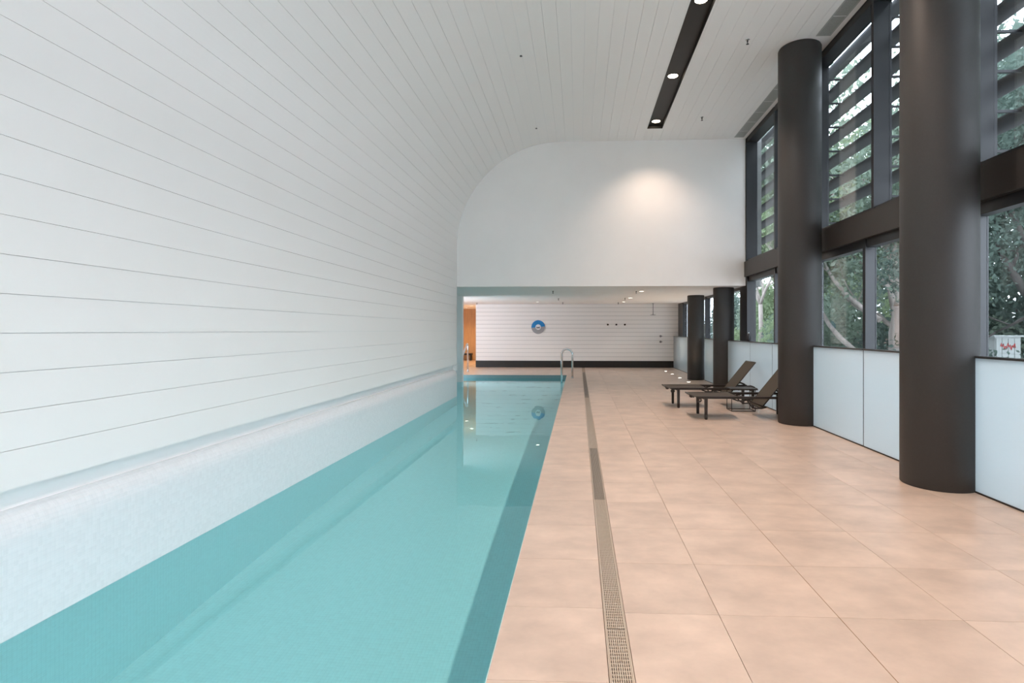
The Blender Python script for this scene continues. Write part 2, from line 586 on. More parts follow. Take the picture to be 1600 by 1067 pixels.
# water
wm = MB()
wm._add([(-4.6, YW, ZWAT), (XP - 0.004, YW, ZWAT), (XP - 0.004, YPOOL - 0.004, ZWAT), (-4.6, YPOOL - 0.004, ZWAT),
         (XL, -4.0, ZWAT), (XP - 0.004, -4.0, ZWAT), (XL, YW, ZWAT)],
        [(4, 5, 1, 6), (0, 6, 1, 2, 3)], True)
water = wm.build('pool_water', 'water', label='clear still turquoise water filling the lap pool', cat='water', kind='stuff')
water.cycles.is_caustics_caster = True          # lamps reach the pool floor through the refracting surface
for o in pool.children:
    o.cycles.is_caustics_receiver = True

# ------------------------------------------------------------------ cladding path: wall -> curve -> ceiling
Z0, ZA, AX, AR = 0.638, 3.35, -0.40, 2.42
L1, L2 = ZA - Z0, AR * math.pi / 2
L3 = XWIN - AX


def path(s):
    """point and outward normal"""
    if s <= L1:
        return (XL, Z0 + s), (-1, 0)
    if s <= L1 + L2:
        a = (s - L1) / AR
        return (AX - AR * math.cos(a), ZA + AR * math.sin(a)), (-math.cos(a), math.sin(a))
    return (AX + s - L1 - L2, ZC), (0, 1)


BW, GAP, BT = 0.1945, 0.0027, 0.016
wall_left_m = MB().prism([(-3.25, 0.50), (-2.925, 0.50), (-2.925, Z0 + 0.02), (XL - BT, Z0 + 0.02), (XL - BT, ZA + 0.05), (-3.25, ZA + 0.05)], YB, YW)
wall_left = wall_left_m.build('wall_left', 'backing', label='white board clad side wall curving up from the pool', kind='structure')
# recess strip under the boards is painted white
MB().box(-2.925, -2.918, YB, YW, 0.515, Z0 + 0.02).build('recess_strip', 'board', wall_left)
arcpts = []
for i in range(25):
    a = i / 24 * math.pi / 2
    arcpts.append((AX - (AR + BT) * math.cos(a), ZA + (AR + BT) * math.sin(a)))
SLOT0, SLOT1, SLOTY = 1.475, 1.80, 11.93
cprof = arcpts + [(SLOT0, ZC + BT), (SLOT0, ZC + 0.12), (SLOT1, ZC + 0.12), (SLOT1, ZC + BT), (4.12, ZC + BT), (4.12, ZC + 0.4), (-3.25, ZC + 0.4), (-3.25, ZA)]
ce = MB()
ce.prism(cprof, YB, SLOTY)
ce.prism(arcpts + [(4.12, ZC + BT), (4.12, ZC + 0.4), (-3.25, ZC + 0.4), (-3.25, ZA)], SLOTY, YW + 0.2)
ceiling = ce.build('ceiling', 'backing', label='white boarded ceiling running into the curved wall', kind='structure')


def board(s0, s1, parent):
    n = 1 if (s1 <= L1 or s0 >= L1 + L2) else 4
    pr_in, pr_out = [], []
    for i in range(n + 1):
        s = s0 + GAP / 2 + (s1 - s0 - GAP) * i / n
        (x, z), (nx, nz) = path(s)
        pr_in.append((x, z)); pr_out.append((x + nx * (BT - 0.001), z + nz * (BT - 0.001)))
    m = MB()
    x0, x1 = pr_in[0][0], pr_in[-1][0]
    if s0 >= L1 + L2 and x1 > SLOT0 and x0 < SLOT1:
        if x0 < SLOT0: m.box(x0, SLOT0, YB, SLOTY, ZC, ZC + BT - 0.001)
        if x1 > SLOT1: m.box(SLOT1, x1, YB, SLOTY, ZC, ZC + BT - 0.001)
        m.box(x0, x1, SLOTY, YW, ZC, ZC + BT - 0.001)
    else:
        m.prism(pr_in + pr_out[::-1], YB, YW)
    m.build('board', 'board', parent)


s = 0.0
while s < L1 + L2 + L3 - 0.02:
    e = min(s + BW, L1 + L2 + L3)
    board(s, e, wall_left if e < L1 + 0.1 else ceiling)
    s = e

# ------------------------------------------------------------------ bulkhead wall, soffit, far wall, other shell
bk = MB()
bpr = []
for i in range(25):
    a = i / 24 * math.pi / 2
    bpr.append((AX - (AR - 0.001) * math.cos(a), ZA + (AR - 0.001) * math.sin(a)))
bpr = [(XL - 0.05, ZS), (XL - 0.05, ZA)] + bpr + [(3.78, ZC + 0.01), (3.78, ZS)]
bk.prism(bpr, YW, YW + 0.2)
bk.build('wall_bulkhead', 'plaster', label='white plaster wall hanging above the low end of the room', kind='structure')
so = MB()
so.box(-6.2, 3.78, YW + 0.2, YF + 0.2, ZS, ZS + 0.3)
so.box(-6.2, XL - 0.05, YW - 0.3, YW + 0.2, ZS, ZS + 0.3)
so.build('soffit', 'plaster', label='low white ceiling over the far end of the pool', kind='structure')
wf = MB().box(-3.98, 4.1, YF + 0.018, YF + 0.2, 0, ZS)
wall_far = wf.build('wall_far', 'gap', label='white board clad end wall behind the pool', kind='structure')
bw = 0.157
z = 0.255
while z < ZS - 0.01:
    e = min(z + bw, ZS)
    MB().box(-3.98, 3.80, YF, YF + 0.0175, z + 0.004, e - 0.004).build('board', 'board', wall_far)
    z = e
MB().box(-3.985, 3.66, YF - 0.012, YF + 0.0175, 0.001, 0.254).build('baseboard_far', 'black', label='tall black skirting along the far wall', kind='structure')
# nib wall, left end walls of the far part
MB().box(-4.6, -3.434, 16.10, 16.32, ZPOOL, ZS).build('wall_nib', 'board', label='narrow pale wall end standing at the pool edge', kind='structure')
MB().box(-4.75, -4.6, YW - 0.3, 16.32, ZPOOL, ZS).build('wall_recess', 'plaster', label='white side wall of the pool recess', kind='structure')
MB().box(-4.6, XL - 0.35, YW - 0.3, YW - 0.1, ZPOOL, ZS).build('wall_return', 'plaster', label='white return wall behind the cladding end', kind='structure')
MB().box(-6.3, 4.12, YB - 0.2, YB, -0.9, ZC + 0.4).build('wall_back', 'plaster', label='white wall behind the viewer', kind='structure')
MB().box(-3.25, -2.82, YW - 0.012, YW, 0.50, ZS).build('wall_end', 'plaster', label='white end face of the clad wall', kind='structure')
# corridor beyond
YC = YF + 5.0
wc = MB().box(-6.2, -3.9, YC, YC + 0.15, 0, ZS + 0.1).build('wall_corridor', 'timber', label='warm timber panelled wall at the end of the corridor', kind='structure')
for i in range(7):
    x0 = -6.2 + i * 0.33
    MB().box(x0 + 0.004, x0 + 0.326, YC - 0.014, YC, 0.0, ZS).build('panel', 'timber', wc)
MB().box(-6.35, -6.2, 16.32, YC + 0.15, 0, ZS + 0.1).build('wall_corridor_side', 'timber', label='timber side wall of the corridor', kind='structure')
MB().box(-3.98, -3.83, YF + 0.2, YC, 0, ZS + 0.1).build('wall_corridor_inner', 'plaster', label='white inner wall of the corridor', kind='structure')
MB().box(-6.35, -3.83, YF + 0.2, YC + 0.15, ZS, ZS + 0.3).build('ceiling_corridor', 'plaster', label='white corridor ceiling', kind='structure')

# ------------------------------------------------------------------ window wall
ym = [YW - 1.785 * k for k in range(11)]          # mullion lines
ZB0, ZB1 = 2.64, 2.98                            # beam
beam = MB().box(3.75, 4.12, YB, YW + 0.0, ZB0, ZB1)
beam.build('trim_1', 'beam', label='deep dark horizontal beam between upper and lower windows', kind='structure')
for k in range(10):
    y1, y0 = ym[k], max(ym[k + 1], YB)
    w = thing('window_%d' % (k + 1), (3.95, (y0 + y1) / 2, 0), 'dark framed window bay, number %d from the white bulkhead wall' % (k + 1) if k < 4 else 'dark framed window bay beside and behind the viewer', kind='structure')
    # upper: deep posts with the glass set back
    MB().box(XWIN, 4.03, y0 - 0.03, y0 + 0.03, ZB1, ZC).build('mullion', 'frame', w)
    MB().box(3.905, 3.92, y0 + 0.03, y0 + 0.036, ZB1, ZC).build('gasket', 'black', w)
    if k == 0:
        MB().box(3.785, 4.03, y1 - 0.05, y1 + 0.2, ZB1, ZC).build('jamb', 'frame', w)
    MB().box(XWIN, 4.03, y0 + 0.03, y1 - 0.03, ZC - 0.10, ZC + 0.015).build('head_rail', 'frame', w)
    MB().box(XWIN + 0.02, 4.03, y0 + 0.03, y1 - 0.03, ZB1, ZB1 + 0.05).build('sill_rail', 'frame', w)
    MB().box(3.995, 4.005, y0 + 0.03, y1 - 0.03, ZB1 + 0.05, ZC - 0.10).build('pane', 'glass', w)
    # lower, its posts not quite in line with the upper ones
    y0, y1 = [v + 0.21 if abs(v - ym[3]) < 0.01 else v for v in (y0, y1)]
    MB().box(XWIN, 3.945, y0 - 0.035, y0 + 0.035, 0.0, ZB0).build('mullion', 'frame', w)
    if k == 0:
        MB().box(3.785, 3.98, y1 - 0.10, y1 + 0.45, 0.0, ZB0).build('jamb', 'frame', w)
    MB().box(XWIN + 0.02, 3.945, y0 + 0.035, y1 - 0.035, 2.53, ZB0).build('head_rail', 'frame', w)
    MB().box(XWIN + 0.02, 3.945, y0 + 0.035, y1 - 0.035, 0.0, 0.07).build('sill_rail', 'frame', w)
    MB().box(3.925, 3.935, y0 + 0.035, y1 - 0.035, 0.07, 2.53).build('pane', 'glass', w)
# windows of the low end
yf = [13.11, 14.75, 16.75, 18.75, 20.35]
for k in range(4):
    w = thing('window_%d' % (k + 11), (3.9, (yf[k] + yf[k + 1]) / 2, 0), 'low window of the far end, number %d beyond the bulkhead' % (k + 1), kind='structure')
    y0, y1 = yf[k], yf[k + 1]
    MB().box(XWIN, 3.95, y1 - 0.05, y1 + 0.05, 0, ZS).build('mullion', 'frame', w)
    MB().box(XWIN + 0.02, 3.95, y0 + 0.05, y1 - 0.05, ZS - 0.06, ZS).build('head_rail', 'frame', w)
    MB().box(XWIN + 0.02, 3.95, y0 + 0.05, y1 - 0.05, 0, 0.07).build('sill_rail', 'frame', w)
    MB().box(3.90, 3.91, y0 + 0.05, y1 - 0.05, 0.07, ZS - 0.06).build('pane', 'glass', w)
MB().box(XWIN, 3.98, 20.40, YF + 0.2, 0, ZS).build('wall_pier', 'frame', label='dark pier closing the window wall at the far wall', kind='structure')
MB().box(3.78, 4.2, YW + 0.2, YF + 0.2, ZS, ZC + 0.4).build('wall_facade', 'concrete', label='concrete facade above the low windows', kind='structure')

# louvres outside the upper windows
lv = thing('louvre_screen', (4.36, 4, 3.0), 'grey horizontal sun louvre blades outside the upper windows', 'louvres')
def blade_prof(x, z):
    return [(x + 0.10 * math.cos(t), z + 0.055 * math.sin(t) - 0.25 * 0.10 * math.cos(t)) for t in [2 * math.pi * i / 14 for i in range(14)]]
for i in range(8):
    zz = 3.16 + 0.386 * i
    MB().prism(blade_prof(4.36, zz), YB, 16.5, smooth=True).build('blade', 'louvre', lv)
stub = MB().box(4.03, 4.28, -0.012, 0.012, -0.012, 0.014).mesh('bracket', 'frame', (4.155, 0, 0))
for y in ym[1:7]:
    for i in range(7):
        share('bracket', stub, (4.155, y, 3.16 + 0.386 * i), lv)

# ------------------------------------------------------------------ columns
for x, y, r, zt, lab in [(3.35, 5.285, 0.31, ZC, 'large round charcoal column nearest the viewer'),
                         (3.404, 8.65, 0.31, ZC, 'tall round charcoal column hiding the head of the front lounger'),
                         (3.45, 13.28, 0.24, ZS, 'shorter charcoal column just under the bulkhead edge behind the loungers'),
                         (3.40, 16.15, 0.24, ZS, 'farthest charcoal column under the low ceiling near the floor lamps'),
                         (3.33, 1.9, 0.31, ZC, 'round charcoal column beside the viewer, outside the picture')]:
    MB().lathe((x, y, 0), [(r - 0.004, 0.0), (r, 0.006), (r, zt - 0.02), (r - 0.01, zt - 0.001)], 48).build('column', 'column', label=lab, cat='column', group='round charcoal columns along the windows')

# ------------------------------------------------------------------ balustrade panels
panels = [(3.49, 0.2, 1.62, 'frosted glass balustrade panel beside the viewer, outside the picture'),
          (3.49, 2.2, 5.02, 'frosted glass balustrade panel at the right edge, in front of the nearest column'),
          (3.49, 5.56, 6.907, 'frosted glass balustrade panel just behind the nearest column'),
          (3.49, 6.927, 8.40, 'frosted glass balustrade panel just in front of the second column'),
          (3.49, 8.90, 10.088, 'frosted glass balustrade panel beside the front lounger backrest'),
          (3.49, 10.108, 11.371, 'frosted glass balustrade panel behind the rear lounger backrest'),
          (3.49, 11.391, 13.06, 'frosted glass balustrade panel right of the column under the bulkhead edge'),
          (3.60, 13.50, 15.93, 'frosted glass balustrade panel between the two short columns'),
          (3.62, 16.40, 18.73, 'frosted glass balustrade panel left of the farthest column, nearest to it'),
          (3.62, 18.75, 20.0, 'narrow frosted glass balustrade panel second from the far wall'),
          (3.62, 20.02, 21.16, 'frosted glass balustrade panel meeting the far wall')]
for x, y0, y1, lab in panels:
    p = thing('balustrade_panel', (x, (y0 + y1) / 2, 0), lab, 'balustrade', 'frosted glass balustrade panels')
    MB().box(x, x + 0.014, y0, y1, 0.016, 1.185).build('glass_sheet', 'frosted', p)
    MB().box(x - 0.012, x + 0.075, y0, y1, 1.185, 1.203).build('cap', 'cap', p)
    MB().box(x + 0.001, x + 0.016, y1 + 0.0005, y1 + 0.0165, 0.016, 1.19).build('joint_strip', 'seal', p)
    MB().box(x - 0.003, x + 0.02, y0, y1, 0.0005, 0.016).build('base_channel', 'black', p)

# ------------------------------------------------------------------ ceiling channel and downlights
ch = thing('light_channel', ((SLOT0 + SLOT1) / 2, 4, ZC), 'long black recessed lighting channel in the white ceiling', 'light channel')
MB().box(SLOT0 + 0.003, SLOT1 - 0.003, YB + 0.01, SLOTY - 0.003, ZC + 0.07, ZC + 0.10).build('back_plate', 'black', ch)
for x0, x1 in ((SLOT0 + 0.001, SLOT0 + 0.006), (SLOT1 - 0.006, SLOT1 - 0.001)):
    MB().box(x0, x1, YB + 0.01, SLOTY - 0.001, ZC - 0.002, ZC + 0.10).build('side_plate', 'black', ch)
MB().box(SLOT0 + 0.006, SLOT1 - 0.006, SLOTY - 0.006, SLOTY - 0.001, ZC - 0.002, ZC + 0.10).build('end_plate', 'black', ch)


def downlight(x, y, z, r, lab, group, lens, watt, angle, blend, ring='black', color=WARM):
    d = thing('downlight', (x, y, z), lab, 'downlight', group)
    MB().lathe((x, y, z), [(r * 0.86, 0.0), (r * 1.06, 0.0), (r * 1.06, -0.004), (r * 0.90, -0.006), (r * 0.86, 0.0)], 28).build('trim_ring', ring, d)
    MB().lathe((x, y, z), [(r * 0.85, -0.0005), (r * 0.80, -0.003), (0.0, -0.0035)], 24).build('lens', lens, d)
    spot('lamp', (x, y, z - 0.02), watt, angle, blend, color, d, radius=r * 0.6)
    return d


for i, y in enumerate((11.70, 9.63, 7.43, 5.3, 3.15, 1.0, -1.2, -3.4)):
    lab = ['round warm downlight at the far end of the black channel', 'middle lit downlight in the black ceiling channel', 'round warm downlight in the black channel at the top edge'][i] if i < 3 else 'round warm downlight in the black channel above the viewer, outside the picture'
    downlight(1.635, y, ZC + 0.07, 0.10, lab, 'downlights in the black channel', 'lens', LAMP_W * (0.62 if i == 0 else 1.0), 117, 0.85)
for x, y, lab in [(-1.458, 19.56, 'small downlight in the low ceiling above the round plaque'),
                  (1.60, 19.6, 'small downlight in the low ceiling closest to the far wall above the black knobs'),
                  (1.61, 17.25, 'small downlight in the low ceiling, middle one of the right row'),
                  (1.63, 14.33, 'small downlight in the low ceiling nearest the bulkhead edge')]:
    downlight(x, y, ZS, 0.075, lab, 'downlights in the low ceiling', 'lens_far', SOFFIT_W, 120, 0.6, 'white', (1.0, 0.95, 0.90))
for x, y, lab in [(-4.42, 22.6, 'warm downlight in the timber corridor ceiling'), (-5.0, 24.4, 'second warm downlight deeper in the corridor ceiling')]:
    downlight(x, y, ZS, 0.075, lab, 'corridor downlights', 'lens_far', 130, 150, 0.6, 'white', (1.0, 0.66, 0.34))
for x, y, lab in [(3.036, 19.37, 'floor lamp set in the deck, closest to the far wall'), (3.05, 18.1, 'second floor lamp from the far wall'),
                  (3.03, 16.64, 'third floor lamp from the far wall, before the farthest column'), (3.033, 15.34, 'floor lamp set in the deck nearest the rear lounger')]:
    d = thing('floor_uplight', (x, y, 0.0), lab, 'floor lamp', 'floor lamps beside the glass balustrade')
    MB().lathe((x, y, 0), [(0.062, 0.0005), (0.062, 0.003), (0.05, 0.004), (0.048, 0.001)], 24).build('rim', 'chrome', d)
    MB().lathe((x, y, 0), [(0.047, 0.0042), (0.046, 0.0052), (0, 0.0056)], 24).build('lens', 'lens_floor', d)
    spot('lamp', (x, y, 0.02), 26, 120, 0.7, (1.0, 0.74, 0.5), d, 0.03, up=True)

# ------------------------------------------------------------------ ceiling grilles, sprinklers
for y0, y1, lab in [(9.05, 12.55, 'grey linear air grille in the ceiling beside the bulkhead wall'),
                    (5.7, 8.28, 'grey linear air grille in the ceiling between the two tall columns'),
                    (2.3, 4.9, 'grey linear air grille in the ceiling above the viewer, outside the picture')]:
    g = thing('air_grille', (3.6, (y0 + y1) / 2, ZC), lab, 'air grille', 'linear air grilles')
    x0, x1 = 3.495, 3.705
    fr = MB()
    fr.box(x0, x0 + 0.015, y0, y1, ZC - 0.006, ZC - 0.0005); fr.box(x1 - 0.015, x1, y0, y1, ZC - 0.006, ZC - 0.0005)
    fr.box(x0 + 0.015, x1 - 0.015, y0, y0 + 0.015, ZC - 0.006, ZC - 0.0005); fr.box(x0 + 0.015, x1 - 0.015, y1 - 0.015, y1, ZC - 0.006, ZC - 0.0005)
    fr.build('frame', 'grille', g)
    MB().box(x0 + 0.015, x1 - 0.015, y0 + 0.015, y1 - 0.015, ZC - 0.0015, ZC - 0.0005).build('backing_plate', 'trough', g)
    for i in range(10):
        x = x0 + 0.024 + i * 0.018
        MB().box(x - 0.006, x + 0.006, y0 + 0.015, y1 - 0.015, ZC - 0.005, ZC - 0.0016).build('slat', 'grille', g)
    y = y0 + 0.5
    while y < y1 - 0.2:
        MB().box(x0 + 0.015, x1 - 0.015, y, y + 0.012, ZC - 0.0056, ZC - 0.005).build('seam_bar', 'white', g)
        y += 0.52


def sprinkler(x, y, z, lab):
    t = thing('sprinkler', (x, y, z), lab, 'sprinkler', 'ceiling sprinklers')
    MB().lathe((x, y, z), [(0.032, -0.0005), (0.032, -0.004), (0.02, -0.009), (0.012, -0.01)], 16).build('escutcheon', 'chrome', t)
    MB().lathe((x, y, z), [(0.012, -0.0101), (0.012, -0.04), (0.006, -0.045), (0.006, -0.065)], 10).build('body', 'frame', t)
    MB().lathe((x, y, z), [(0.004, -0.065), (0.022, -0.067), (0.022, -0.070), (0.0, -0.071)], 12).build('deflector', 'frame', t)


sprinkler(-0.897, 8.55, ZC, 'ceiling sprinkler high above the pool, nearer to the viewer')
sprinkler(-0.894, 11.63, ZC, 'ceiling sprinkler above the pool just before the bulkhead wall')
sprinkler(2.52, 8.34, ZC, 'ceiling sprinkler left of the tall column hiding the lounger')
sprinkler(2.51, 11.33, ZC, 'ceiling sprinkler between the black channel and the air grille, near the bulkhead')
for x, y, lab in [(-0.656, 14.1, 'low ceiling sprinkler nearest the bulkhead over the pool'), (-0.632, 17.36, 'low ceiling sprinkler over the pool, second from the bulkhead'),
                  (-0.57, 19.9, 'low ceiling sprinkler right of the plaque, by the far wall'), (1.477, 14.2, 'low ceiling sprinkler beside the nearest low downlight'),
                  (1.449, 17.28, 'low ceiling sprinkler beside the middle low downlight'), (1.438, 20.05, 'low ceiling sprinkler above the black knobs'),
                  (-3.73, 20.05, 'low ceiling sprinkler at the corridor corner')]:
    sprinkler(x, y, ZS, lab)

# ------------------------------------------------------------------ pool ladder and stair rail
def arc_pts(p0, p1, zt, n=12):
    """hoop in the x-z plane between two verticals"""
    (x0, y, z0), (x1, _, z1) = p0, p1
    r = abs(x1 - x0) / 2; xc = (x0 + x1) / 2
    pts = [(x0, y, z0)]
    for i in range(n + 1):
        a = math.pi - math.pi * i / n
        pts.append((xc + r * math.cos(a) * (1 if x1 > x0 else -1), y, zt - r + r * math.sin(a)))
    pts.append((x1, y, z1))
    return pts


ld = thing('pool_ladder', (-0.34, 16.6, 0), 'chrome pool ladder with a hooped rail at the far corner of the pool', 'ladder')
for y in (16.45, 16.95):
    MB().tube(arc_pts((-0.51, y, -0.66), (-0.185, y, 0.0), 0.865), 0.026, 14).build('hoop_rail', 'chrome', ld)
    MB().lathe((-0.185, y, 0.0), [(0.042, 0.0005), (0.042, 0.012), (0.024, 0.02)], 16).build('base_flange', 'chrome', ld)
for zz in (-0.13, -0.36, -0.58):
    MB().box(-0.55, -0.47, 16.45, 16.95, zz - 0.012, zz + 0.012).build('step', 'frame' if zz > -0.2 else 'chrome', ld)
hr = thing('stair_handrail', (-3.8, 18.2, 0), 'chrome handrail sloping into the pool beside the corridor opening', 'handrail')
MB().tube([(-3.80, 18.75, 0.0), (-3.80, 18.75, 0.88), (-3.80, 18.72, 0.95), (-3.80, 18.64, 0.97), (-3.80, 18.5, 0.93), (-3.80, 17.0, 0.05), (-3.80, 16.75, -0.12), (-3.80, 16.72, -0.20), (-3.80, 16.72, -0.66)], 0.029, 12).build('rail', 'chrome', hr)
MB().lathe((-3.80, 18.75, 0), [(0.05, 0.0005), (0.05, 0.012), (0.03, 0.02)], 16).build('base_flange', 'chrome', hr)

# ------------------------------------------------------------------ far wall fittings
sg = thing('round_plaque', (-1.555, YF - 0.02, 1.29), 'round wall plaque, blue above and grey below, with white centre and dark mark', 'plaque')
def sector(a0, a1, r0, r1, y0, y1, n=24):
    m = MB(); pr = []
    for i in range(n + 1):
        a = R(a0 + (a1 - a0) * i / n); pr.append((-1.555 + r1 * math.cos(a), 1.554 + r1 * math.sin(a)))
    for i in range(n + 1):
        a = R(a1 + (a0 - a1) * i / n); pr.append((-1.555 + r0 * math.cos(a), 1.554 + r0 * math.sin(a)))
    return m.prism(pr, y0, y1)
sector(6, 187, 0.105, 0.262, YF - 0.03, YF - 0.0005).build('upper_half', 'blue', sg, label='blue upper half')
sector(187, 366, 0.105, 0.262, YF - 0.03, YF - 0.0005).build('lower_half', 'grey', sg, label='grey lower half')
MB().lathe((-1.555, YF - 0.036, 1.554), [(0.104, 0.0355), (0.104, 0.004), (0.098, 0.0), (0.0, 0.0)], 28, axis='y').build('centre_disc', 'white', sg, label='white centre')
mk = MB()
for p in [((-0.062, 0.022), (-0.034, -0.045)), ((-0.034, -0.045), (0.0, 0.015)), ((0.0, 0.015), (0.034, -0.045)), ((0.034, -0.045), (0.062, 0.022))]:
    (xa, za), (xc, zc) = p
    w_ = 0.013
    mk.prism([(-1.555 + xa - w_, 1.545 + za), (-1.555 + xa + w_, 1.545 + za), (-1.555 + xc + w_, 1.545 + zc), (-1.555 + xc - w_, 1.545 + zc)], YF - 0.039, YF - 0.0362)
mk.build('mark', 'black', sg, label='dark mark')
for x, lab in [(1.122, 'left black wall knob of the three on the far wall'), (1.447, 'middle black wall knob of the three on the far wall'), (1.772, 'right black wall knob of the three on the far wall')]:
    t = thing('wall_knob', (x, YF - 0.03, 1.62), lab, 'wall hook', 'black knobs on the far wall')
    MB().lathe((x, YF - 0.006, 1.648), [(0.036, 0.0055), (0.036, 0.0)], 20, axis='y').build('rose', 'black', t)
    MB().lathe((x, YF - 0.06, 1.648), [(0.014, 0.054), (0.014, 0.03), (0.034, 0.026), (0.034, 0.004), (0.028, 0.0)], 20, axis='y').build('knob', 'black', t)
sh = thing('ceiling_shower', (2.80, 20.85, 2.0), 'rain shower head on a thin ceiling pipe by the far wall', 'shower')
MB().tube([(2.80, 20.85, ZS - 0.001), (2.80, 20.85, 2.035)], 0.012, 10).build('pipe', 'dull', sh)
MB().lathe((2.80, 20.85, ZS), [(0.04, -0.0005), (0.04, -0.01), (0.013, -0.012)], 16).build('rose', 'dull', sh)
MB().lathe((2.80, 20.85, 2.0), [(0.0, 0.0), (0.105, 0.002), (0.105, 0.012), (0.02, 0.022), (0.014, 0.034)], 24).build('shower_head', 'dull', sh)
for zz, lab in [(1.205, 'upper chrome shower tap on the far wall'), (0.99, 'lower chrome shower tap on the far wall')]:
    t = thing('shower_tap', (3.13, YF - 0.03, zz - 0.04), lab, 'tap', 'shower taps on the far wall')
    MB().lathe((3.13, YF - 0.008, zz), [(0.042, 0.0075), (0.042, 0.0)], 20, axis='y').build('rose', 'dull', t)
    MB().lathe((3.13, YF - 0.06, zz), [(0.022, 0.052), (0.022, 0.0)], 16, axis='y').build('spindle', 'dull', t)
    MB().tube([(3.13, YF - 0.05, zz), (3.20, YF - 0.055, zz + 0.004)], 0.009, 8).build('lever', 'dull', t)
# corridor furniture
for x0, x1, y0, lab in [(-5.9, -5.05, YC - 0.45, 'low black bench at the end of the timber corridor'), (-4.62, -4.5, YC - 0.35, 'narrow black box standing by the timber corridor wall')]:
    t = thing('bench' if x1 - x0 > 0.5 else 'floor_box', ((x0 + x1) / 2, y0 + 0.15, 0), lab, 'bench' if x1 - x0 > 0.5 else 'box')
    if x1 - x0 > 0.5:
        MB().box(x0, x1, y0, y0 + 0.34, 0.26, 0.34).build('seat', 'black', t)
        for xx in (x0 + 0.03, x1 - 0.08):
            for yy in (y0 + 0.02, y0 + 0.27):
                MB().box(xx, xx + 0.05, yy, yy + 0.05, 0.0, 0.26).build('leg', 'black', t)
    else:
        MB().cbox(x0, x1, y0, y0 + 0.25, 0.02, 0.36, 0.01).build('body', 'black', t)
        MB().box(x0 + 0.01, x1 - 0.01, y0 + 0.01, y0 + 0.24, 0.0, 0.02).build('foot', 'frame', t)

# ------------------------------------------------------------------ loungers and side table
def lounger(fx, y0, lab):
    t = thing('sun_lounger', (fx + 0.8, y0 + 0.33, 0), lab, 'lounger', 'brown sun loungers on the deck')
    W = 0.66
    X = lambda a: fx + a
    # seat sling with its hem bar
    sl = MB()
    n = 10
    pts_t = [(X(0.0 + 0.70 * i / n), 0.372 - 0.010 * math.sin(math.pi * i / n)) for i in range(n + 1)]
    pr = pts_t + [(x, z - 0.008) for x, z in pts_t[::-1]]
    sl.prism(pr, y0 + 0.035, y0 + W - 0.035)
    sl.build('seat_sling', 'lounger', t)
    MB().tube([(X(0.0), y0 + 0.0, 0.364), (X(0.0), y0 + W, 0.364)], 0.013, 10).build('foot_bar', 'lframe', t)
    MB().tube([(X(0.70), y0 + 0.035, 0.362), (X(0.70), y0 + W - 0.035, 0.362)], 0.011, 8).build('cross_bar', 'lframe', t)
    for yy in (y0, y0 + W - 0.035):
        MB().prism([(X(0.005), 0.372), (X(0.09), 0.335), (X(1.62), 0.335), (X(1.64), 0.350), (X(1.62), 0.372)], yy, yy + 0.035).build('side_rail', 'lframe', t)
    for xx in (0.20, 1.55):
        for yy in (y0 + 0.002, y0 + W - 0.047):
            lg = MB()
            a, b = X(xx) - 0.024, X(xx) + 0.024
            lg.prism([(a, 0.336), (a + 0.003, 0.012), (a + 0.010, 0.0), (b - 0.010, 0.0), (b - 0.003, 0.012), (b, 0.336)], yy, yy + 0.045)
            lg.build('leg', 'lframe', t)
        MB().tube([(X(xx), y0 + 0.03, 0.315), (X(xx), y0 + W - 0.03, 0.315)], 0.012, 8).build('leg_brace', 'lframe', t)
    # curled brackets beside the foot legs
    for yy in (y0 + 0.018, y0 + W - 0.018):
        ring = [(X(0.095) + 0.028 * math.cos(a), yy, 0.312 + 0.026 * math.sin(a)) for a in [2 * math.pi * i / 14 for i in range(15)]]
        MB().tube(ring, 0.012, 6, cap=False).build('bracket', 'lframe', t)
        # wavy prop arm under the seat and the ratchet stay under the back
        MB().tube([(X(0.62), yy, 0.335), (X(0.70), yy, 0.305), (X(0.78), yy, 0.300), (X(0.86), yy, 0.322), (X(0.93), yy, 0.333)], 0.012, 8).build('prop_arm', 'lframe', t)
        MB().tube([(X(0.84), yy, 0.326), (X(0.90), yy, 0.23), (X(0.97), yy, 0.185), (X(1.08), yy, 0.185), (X(1.15), yy, 0.205)], 0.012, 8).build('back_stay', 'lframe', t)
        MB().tube([(X(0.80), yy, 0.332), (X(0.98), yy, 0.262), (X(1.13), yy, 0.205)], 0.010, 8).build('back_stay', 'lframe', t)
        MB().tube([(X(1.40), yy, 0.372), (X(1.45), yy, 0.402), (X(1.51), yy, 0.408), (X(1.57), yy, 0.385), (X(1.60), yy, 0.36)], 0.016, 8).build('hinge_hoop', 'lframe', t)
    # back rest: a sling panel in a thin frame, lower edge under the rails
    a0, z0_, a1, z1_ = 1.075, 0.185, 1.60, 0.838
    dx, dz = a1 - a0, z1_ - z0_
    L = math.hypot(dx, dz); nx, nz = dz / L * 0.012, -dx / L * 0.012
    pr = [(X(a0), z0_), (X(a1), z1_), (X(a1) + nx, z1_ + nz), (X(a0) + nx, z0_ + nz)]
    bo = MB().prism(pr, y0 + 0.055, y0 + W - 0.055).build('backrest', 'lounger', t)
    for yy in (y0 + 0.048, y0 + W - 0.048):
        MB().tube([(X(a0) + nx / 2, yy, z0_ + nz / 2), (X(a1) + nx / 2, yy, z1_ + nz / 2)], 0.011, 8).build('back_edge', 'lframe', bo)
    for q in (0.0, 1.0):
        MB().tube([(X(a0 + dx * q) + nx / 2, y0 + 0.048, z0_ + dz * q + nz / 2), (X(a0 + dx * q) + nx / 2, y0 + W - 0.048, z0_ + dz * q + nz / 2)], 0.011, 8).build('back_edge', 'lframe', bo)
    return t


